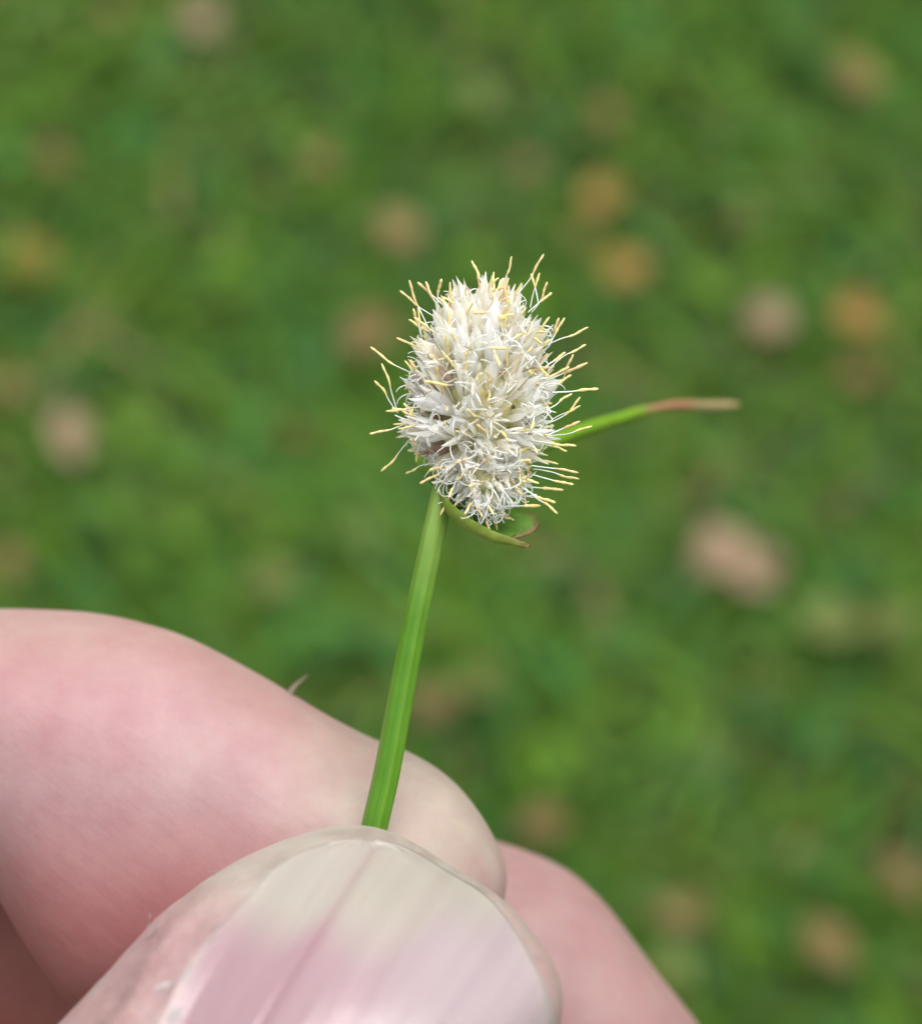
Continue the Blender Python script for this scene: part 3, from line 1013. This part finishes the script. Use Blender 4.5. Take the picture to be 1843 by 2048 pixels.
# ---- stamens: thin white filament, yellow anther
def stamen_mesh(seed):
    r = random.Random(seed)
    n = 18
    t = np.linspace(0, 1, n)
    ph, amp = r.uniform(0, 6.28), r.uniform(0.05, 0.2)
    b1 = r.uniform(-0.12, 0.12)
    path = np.c_[amp * np.sin(t * 3.0 + ph) - amp * math.sin(ph), b1 * t * t, t]
    path[:, 0] -= t * path[-1, 0]; path[:, 1] -= t * path[-1, 1]
    path[:, 0] += 0.02 * np.sin(t * 14 + ph) * t
    a0 = r.uniform(0.46, 0.6)
    rad = np.where(t < a0, 0.021, 0.045 + 0.010 * np.sin(t * 31 + ph))
    rad[-1] = 0.02; rad[-2] *= 0.95
    k = np.argmax(t >= a0); rad[k] = 0.03
    V, F = tube(path, rad, 6, flat=0.8, twist=0.2)
    tint = np.array(r.choice([(0.90, 0.78, 0.36), (0.88, 0.72, 0.32), (0.92, 0.83, 0.48), (0.80, 0.62, 0.32)]))
    C = []
    for i in range(n):
        c = tint * r.uniform(0.88, 1.08) if t[i] >= a0 else np.array([0.86, 0.90, 0.90])
        C += [c] * 6
    me = mesh_from('stamen', np.array(V) * 0.001, F, [M_stamen]); colour_attr(me, np.array(C))
    return me


st_meshes = [stamen_mesh(i) for i in range(14)]


def c1(x, y): return (700 + x / 3.5, 480 + y / 3.5)
def c2(x, y): return (700 + x / 3.5, 760 + y / 3.5)


RIM = [(c1(*a), c1(*b_)) for a, b_ in [((850, 145), (930, 310)), ((1130, 115), (1080, 330)), ((1350, 95), (1160, 370)), ((1265, 235), (1300, 380)), ((1325, 230), (1280, 400)),
       ((1375, 290), (1300, 440)), ((1410, 370), (1300, 460)), ((415, 280), (530, 570)), ((350, 350), (570, 510)), ((470, 295), (610, 420)), ((530, 290), (620, 470)),
       ((640, 275), (620, 440)), ((475, 460), (500, 680)), ((440, 480), (480, 620)), ((410, 555), (580, 660)), ((325, 685), (520, 770)), ((145, 745), (440, 920)),
       ((220, 865), (310, 1130)), ((170, 985), (290, 1150)), ((1500, 545), (1420, 690)), ((1460, 545), (1410, 680)), ((1665, 610), (1400, 730)), ((1650, 735), (1440, 880)),
       ((1560, 800), (1500, 950)), ((1660, 860), (1380, 980)), ((1545, 940), (1380, 1010)), ((1735, 1040), (1420, 1060)), ((1505, 785), (1370, 890)), ((890, 240), (885, 400)),
       ((740, 350), (800, 470)), ((1040, 265), (950, 330))]]
RIM += [(c2(*a), c2(*b_)) for a, b_ in [((1550, 95), (1400, 180)), ((1605, 115), (1430, 260)), ((1610, 180), (1430, 280)), ((1605, 290), (1440, 360)), ((1690, 320), (1430, 370)),
        ((1580, 460), (1320, 430)), ((1515, 500), (1390, 460)), ((1595, 650), (1340, 610)), ((1600, 695), (1350, 640)), ((1560, 730), (1350, 680)), ((1490, 770), (1250, 750)),
        ((1435, 855), (1230, 760)), ((1450, 935), (1280, 800)), ((135, 375), (350, 310)), ((215, 640), (390, 450)), ((250, 220), (420, 200)), ((690, 820), (730, 720)),
        ((800, 940), (880, 830)), ((930, 960), (890, 850)), ((1000, 940), (950, 850)), ((290, 200), (440, 240))]]
nst = 0
for tip, base in RIM:
    zb = random.uniform(-0.9, 0.7); zt = zb + random.uniform(-0.3, 0.5)
    if tip[1] > 985: zb, zt = 1.3, 1.9
    pb, pt = P(*base, zb), P(*tip, zt)
    pb = pb + (pb - pt) / np.linalg.norm(pb - pt) * 0.45
    d = pt - pb; ln = np.linalg.norm(d); th_ = random.uniform(1.15, 1.5)
    link('stamen', random.choice(st_meshes), head, orient(pb, d, random.uniform(0, 6.28), (th_, th_, ln))); nst += 1
# the rest all over the head, some lying limp across the scales
for i in range(215):
    si, p, d, ct, nn = random.choice(SITES)
    s_ = SPIKES[si]
    limp = random.random() < 0.55
    dd = d + np.array([random.gauss(0, 0.3) for _ in range(3)])
    ln = random.uniform(1.9, 2.7) * (1 if si == 0 else 0.75)
    if limp:
        p = p + d * s_['length'][0] * random.uniform(0.6, 0.85)
        tv = np.cross(nn, np.array([random.gauss(0, 1) for _ in range(3)])); tv /= np.linalg.norm(tv)
        dd = tv + nn * random.uniform(0.25, 0.6); ln = random.uniform(1.0, 1.7)
    th_ = random.uniform(1.25, 1.6)
    link('stamen', random.choice(st_meshes), head, orient(p, dd, random.uniform(0, 6.28), (th_, th_, ln)))

# ---- styles: hair-fine curled white threads nobody could count
def make_threads():
    V, F, C = [], [], []
    for i in range(1150):
        si, p, d, ct, nn = random.choice(SITES)
        if si == 0 and ct > 0.25 and random.random() < 0.5: continue
        s_ = SPIKES[si]
        root = p + d * s_['length'][0] * random.uniform(0.55, 0.95)
        n = 14
        a = np.cross(d, [random.gauss(0, 1) for _ in range(3)]); a /= np.linalg.norm(a)
        curl = random.uniform(2.0, 6.0); R = random.uniform(0.12, 0.42); ln = random.uniform(0.2, 0.9)
        ts = np.linspace(0, 1, n)
        bx = np.cross(d, a)
        path = root + np.outer(ts * ln, d) + R * (np.outer(1 - np.cos(ts * curl), a) + np.outer(np.sin(ts * curl) * 0.8, d)) + np.outer(ts * random.uniform(-0.3, 0.3), bx)
        rr = random.uniform(0.022, 0.038)
        v, f = tube(path, np.linspace(rr, rr * 0.7, n), 4)
        o = len(V); V += [loc(q, HEAD_C) for q in v]; F += [tuple(k + o for k in q) for q in f]
        c = (0.92, 0.93, 0.90) if random.random() < 0.88 else random.choice([(0.66, 0.52, 0.36), (0.25, 0.17, 0.10), (0.76, 0.66, 0.46)])
        C += [c] * len(v)
    me = mesh_from('style_threads', V, F, [M_thread]); colour_attr(me, np.array(C))
    o = link('style_threads', me, head); o['kind'] = 'stuff'; o['label'] = 'fine curled white threads between the scales'


make_threads()

# ------------------------------------------------------------------ fallen leaves on the lawn
TONES = {
    'orange': ((0.275, 0.165, 0.050), 'small orange brown fallen leaf blurred on the grass', 'orange brown leaves on the lawn'),
    'tan': ((0.25, 0.175, 0.080), 'small tan fallen leaf blurred on the grass', 'tan leaves on the lawn'),
    'pink': ((0.29, 0.205, 0.135), 'small pinkish pale fallen leaf blurred on the grass', 'pinkish leaves on the lawn'),
    'brown': ((0.175, 0.120, 0.052), 'small dull brown fallen leaf blurred on the grass', 'dull brown leaves on the lawn'),
    'olive': ((0.125, 0.155, 0.045), 'small olive yellow fallen leaf blurred on the grass', 'olive leaves on the lawn'),
}
FALLEN = [(60, 510, 'orange', 22), (145, 862, 'pink', 25), (5, 750, 'brown', 20), (725, 645, 'brown', 26), (785, 448, 'tan', 20), (1190, 385, 'orange', 18),
          (1240, 528, 'orange', 20), (1150, 455, 'brown', 15), (1515, 620, 'pink', 19), (1695, 620, 'orange', 20), (1690, 140, 'brown', 26), (1425, 1085, 'pink', 26),
          (1490, 1125, 'pink', 22), (950, 1345, 'tan', 18), (855, 1385, 'brown', 22), (1065, 1622, 'brown', 18), (1640, 1862, 'brown', 24), (1790, 1735, 'brown', 20),
          (1325, 1905, 'olive', 18), (945, 180, 'olive', 20), (1200, 222, 'brown', 16), (630, 305, 'brown', 18), (1045, 322, 'brown', 15), (100, 300, 'brown', 18),
          (400, 40, 'pink', 18), (900, 85, 'olive', 14), (20, 1100, 'brown', 18), (545, 1140, 'olive', 22), (1655, 1215, 'olive', 30), (1700, 735, 'brown', 18),
          (1335, 1800, 'brown', 18), (220, 15, 'brown', 16), (1465, 420, 'olive', 20), (210, 620, 'olive', 16), (705, 1045, 'olive', 20), (1770, 1220, 'olive', 20)]


def fallen_leaf_mesh(seed, tone):
    r = random.Random(seed)
    V, F, C = [], [], []
    nl, nw = 12, 7
    asp = r.uniform(0.28, 0.42); cup = r.uniform(-0.25, 0.35); bend = r.uniform(-0.35, 0.35); wav = r.uniform(0, 6.28)
    for i in range(nl):
        t = i / (nl - 1)
        w = asp * math.sin(math.pi * (0.03 + 0.94 * t) ** 0.85)
        for j in range(nw):
            u = 2 * j / (nw - 1) - 1
            V.append((t - 0.5, w * u, cup * asp * u * u + bend * (t - 0.5) ** 2 * 2 + 0.03 * math.sin(7 * t + wav) * u))
            k = 0.85 + 0.3 * r.random() - 0.18 * (j == nw // 2)
            C.append([c * k for c in tone])
    for i in range(nl - 1):
        for j in range(nw - 1):
            a = i * nw + j; F.append((a, a + 1, a + nw + 1, a + nw))
    # leaf stalk
    pth = np.array([(-0.47, 0, bend * 0.45), (-0.58, 0.02, bend * 0.55), (-0.7, 0.06, bend * 0.6)])
    v, f = tube(pth, [0.016, 0.014, 0.012], 5)
    o = len(V); V += [tuple(q) for q in v]; F += [tuple(k + o for k in q) for q in f]; C += [[c * 0.8 for c in tone]] * len(v)
    me = mesh_from('fallen_leaf', V, F, [M_dead]); colour_attr(me, np.array(C))
    return me


leaf_lib = {k: [fallen_leaf_mesh(hash_, v[0]) for hash_ in range(i0, i0 + 3)] for i0, (k, v) in zip(range(0, 500, 10), TONES.items())}
OWN = {0: 'orange brown fallen leaf alone in plain grass', 1: 'wide pale pinkish fallen leaf lying alone in the grass', 3: 'broad dull brown leaf half behind the white flower head',
       4: 'round tan fallen leaf on the grass beyond the flower tip', 5: 'orange brown leaf touching a duller brown leaf beside it', 6: 'larger orange brown leaf next to a close pair of leaves',
       7: 'dull brown leaf tucked against a brighter orange leaf', 8: 'round pinkish leaf beside a single orange leaf', 9: 'orange leaf between a round pinkish leaf and a brown leaf',
       11: 'larger leaf of the touching pinkish pair on the grass', 12: 'smaller leaf of the touching pinkish pair on the grass',
       13: 'tan leaf of a tan and brown pair behind the green stem', 14: 'brown leaf of a tan and brown pair behind the green stem',
       15: 'brown leaf lying just beyond the middle fingertip and index tip', 28: 'long olive leaf beside the touching pinkish pair', 35: 'small olive leaf at the end of a long olive leaf',
       29: 'dull brown leaf next to a single orange leaf', 24: 'faint pinkish leaf, smallest of the pink ones'}
for i, (lx, ly, tone, size) in enumerate(FALLEN):
    p = lawn_point(lx * 1.0127, ly * 1.0127, random.uniform(0.022, 0.032))
    o = link('fallen_leaf', leaf_lib[tone][i % 3])
    sc_ = size * 0.001 * 0.82
    o.matrix_world = Matrix.Translation(p) @ Matrix.Rotation(random.uniform(0, 6.28), 4, 'Z') @ Matrix.Rotation(random.uniform(-0.3, 0.3), 4, 'X') @ Matrix.Rotation(random.uniform(-0.3, 0.3), 4, 'Y') @ Matrix.Scale(sc_, 4)
    tag(o, OWN.get(i, TONES[tone][1]), 'leaf', TONES[tone][2])
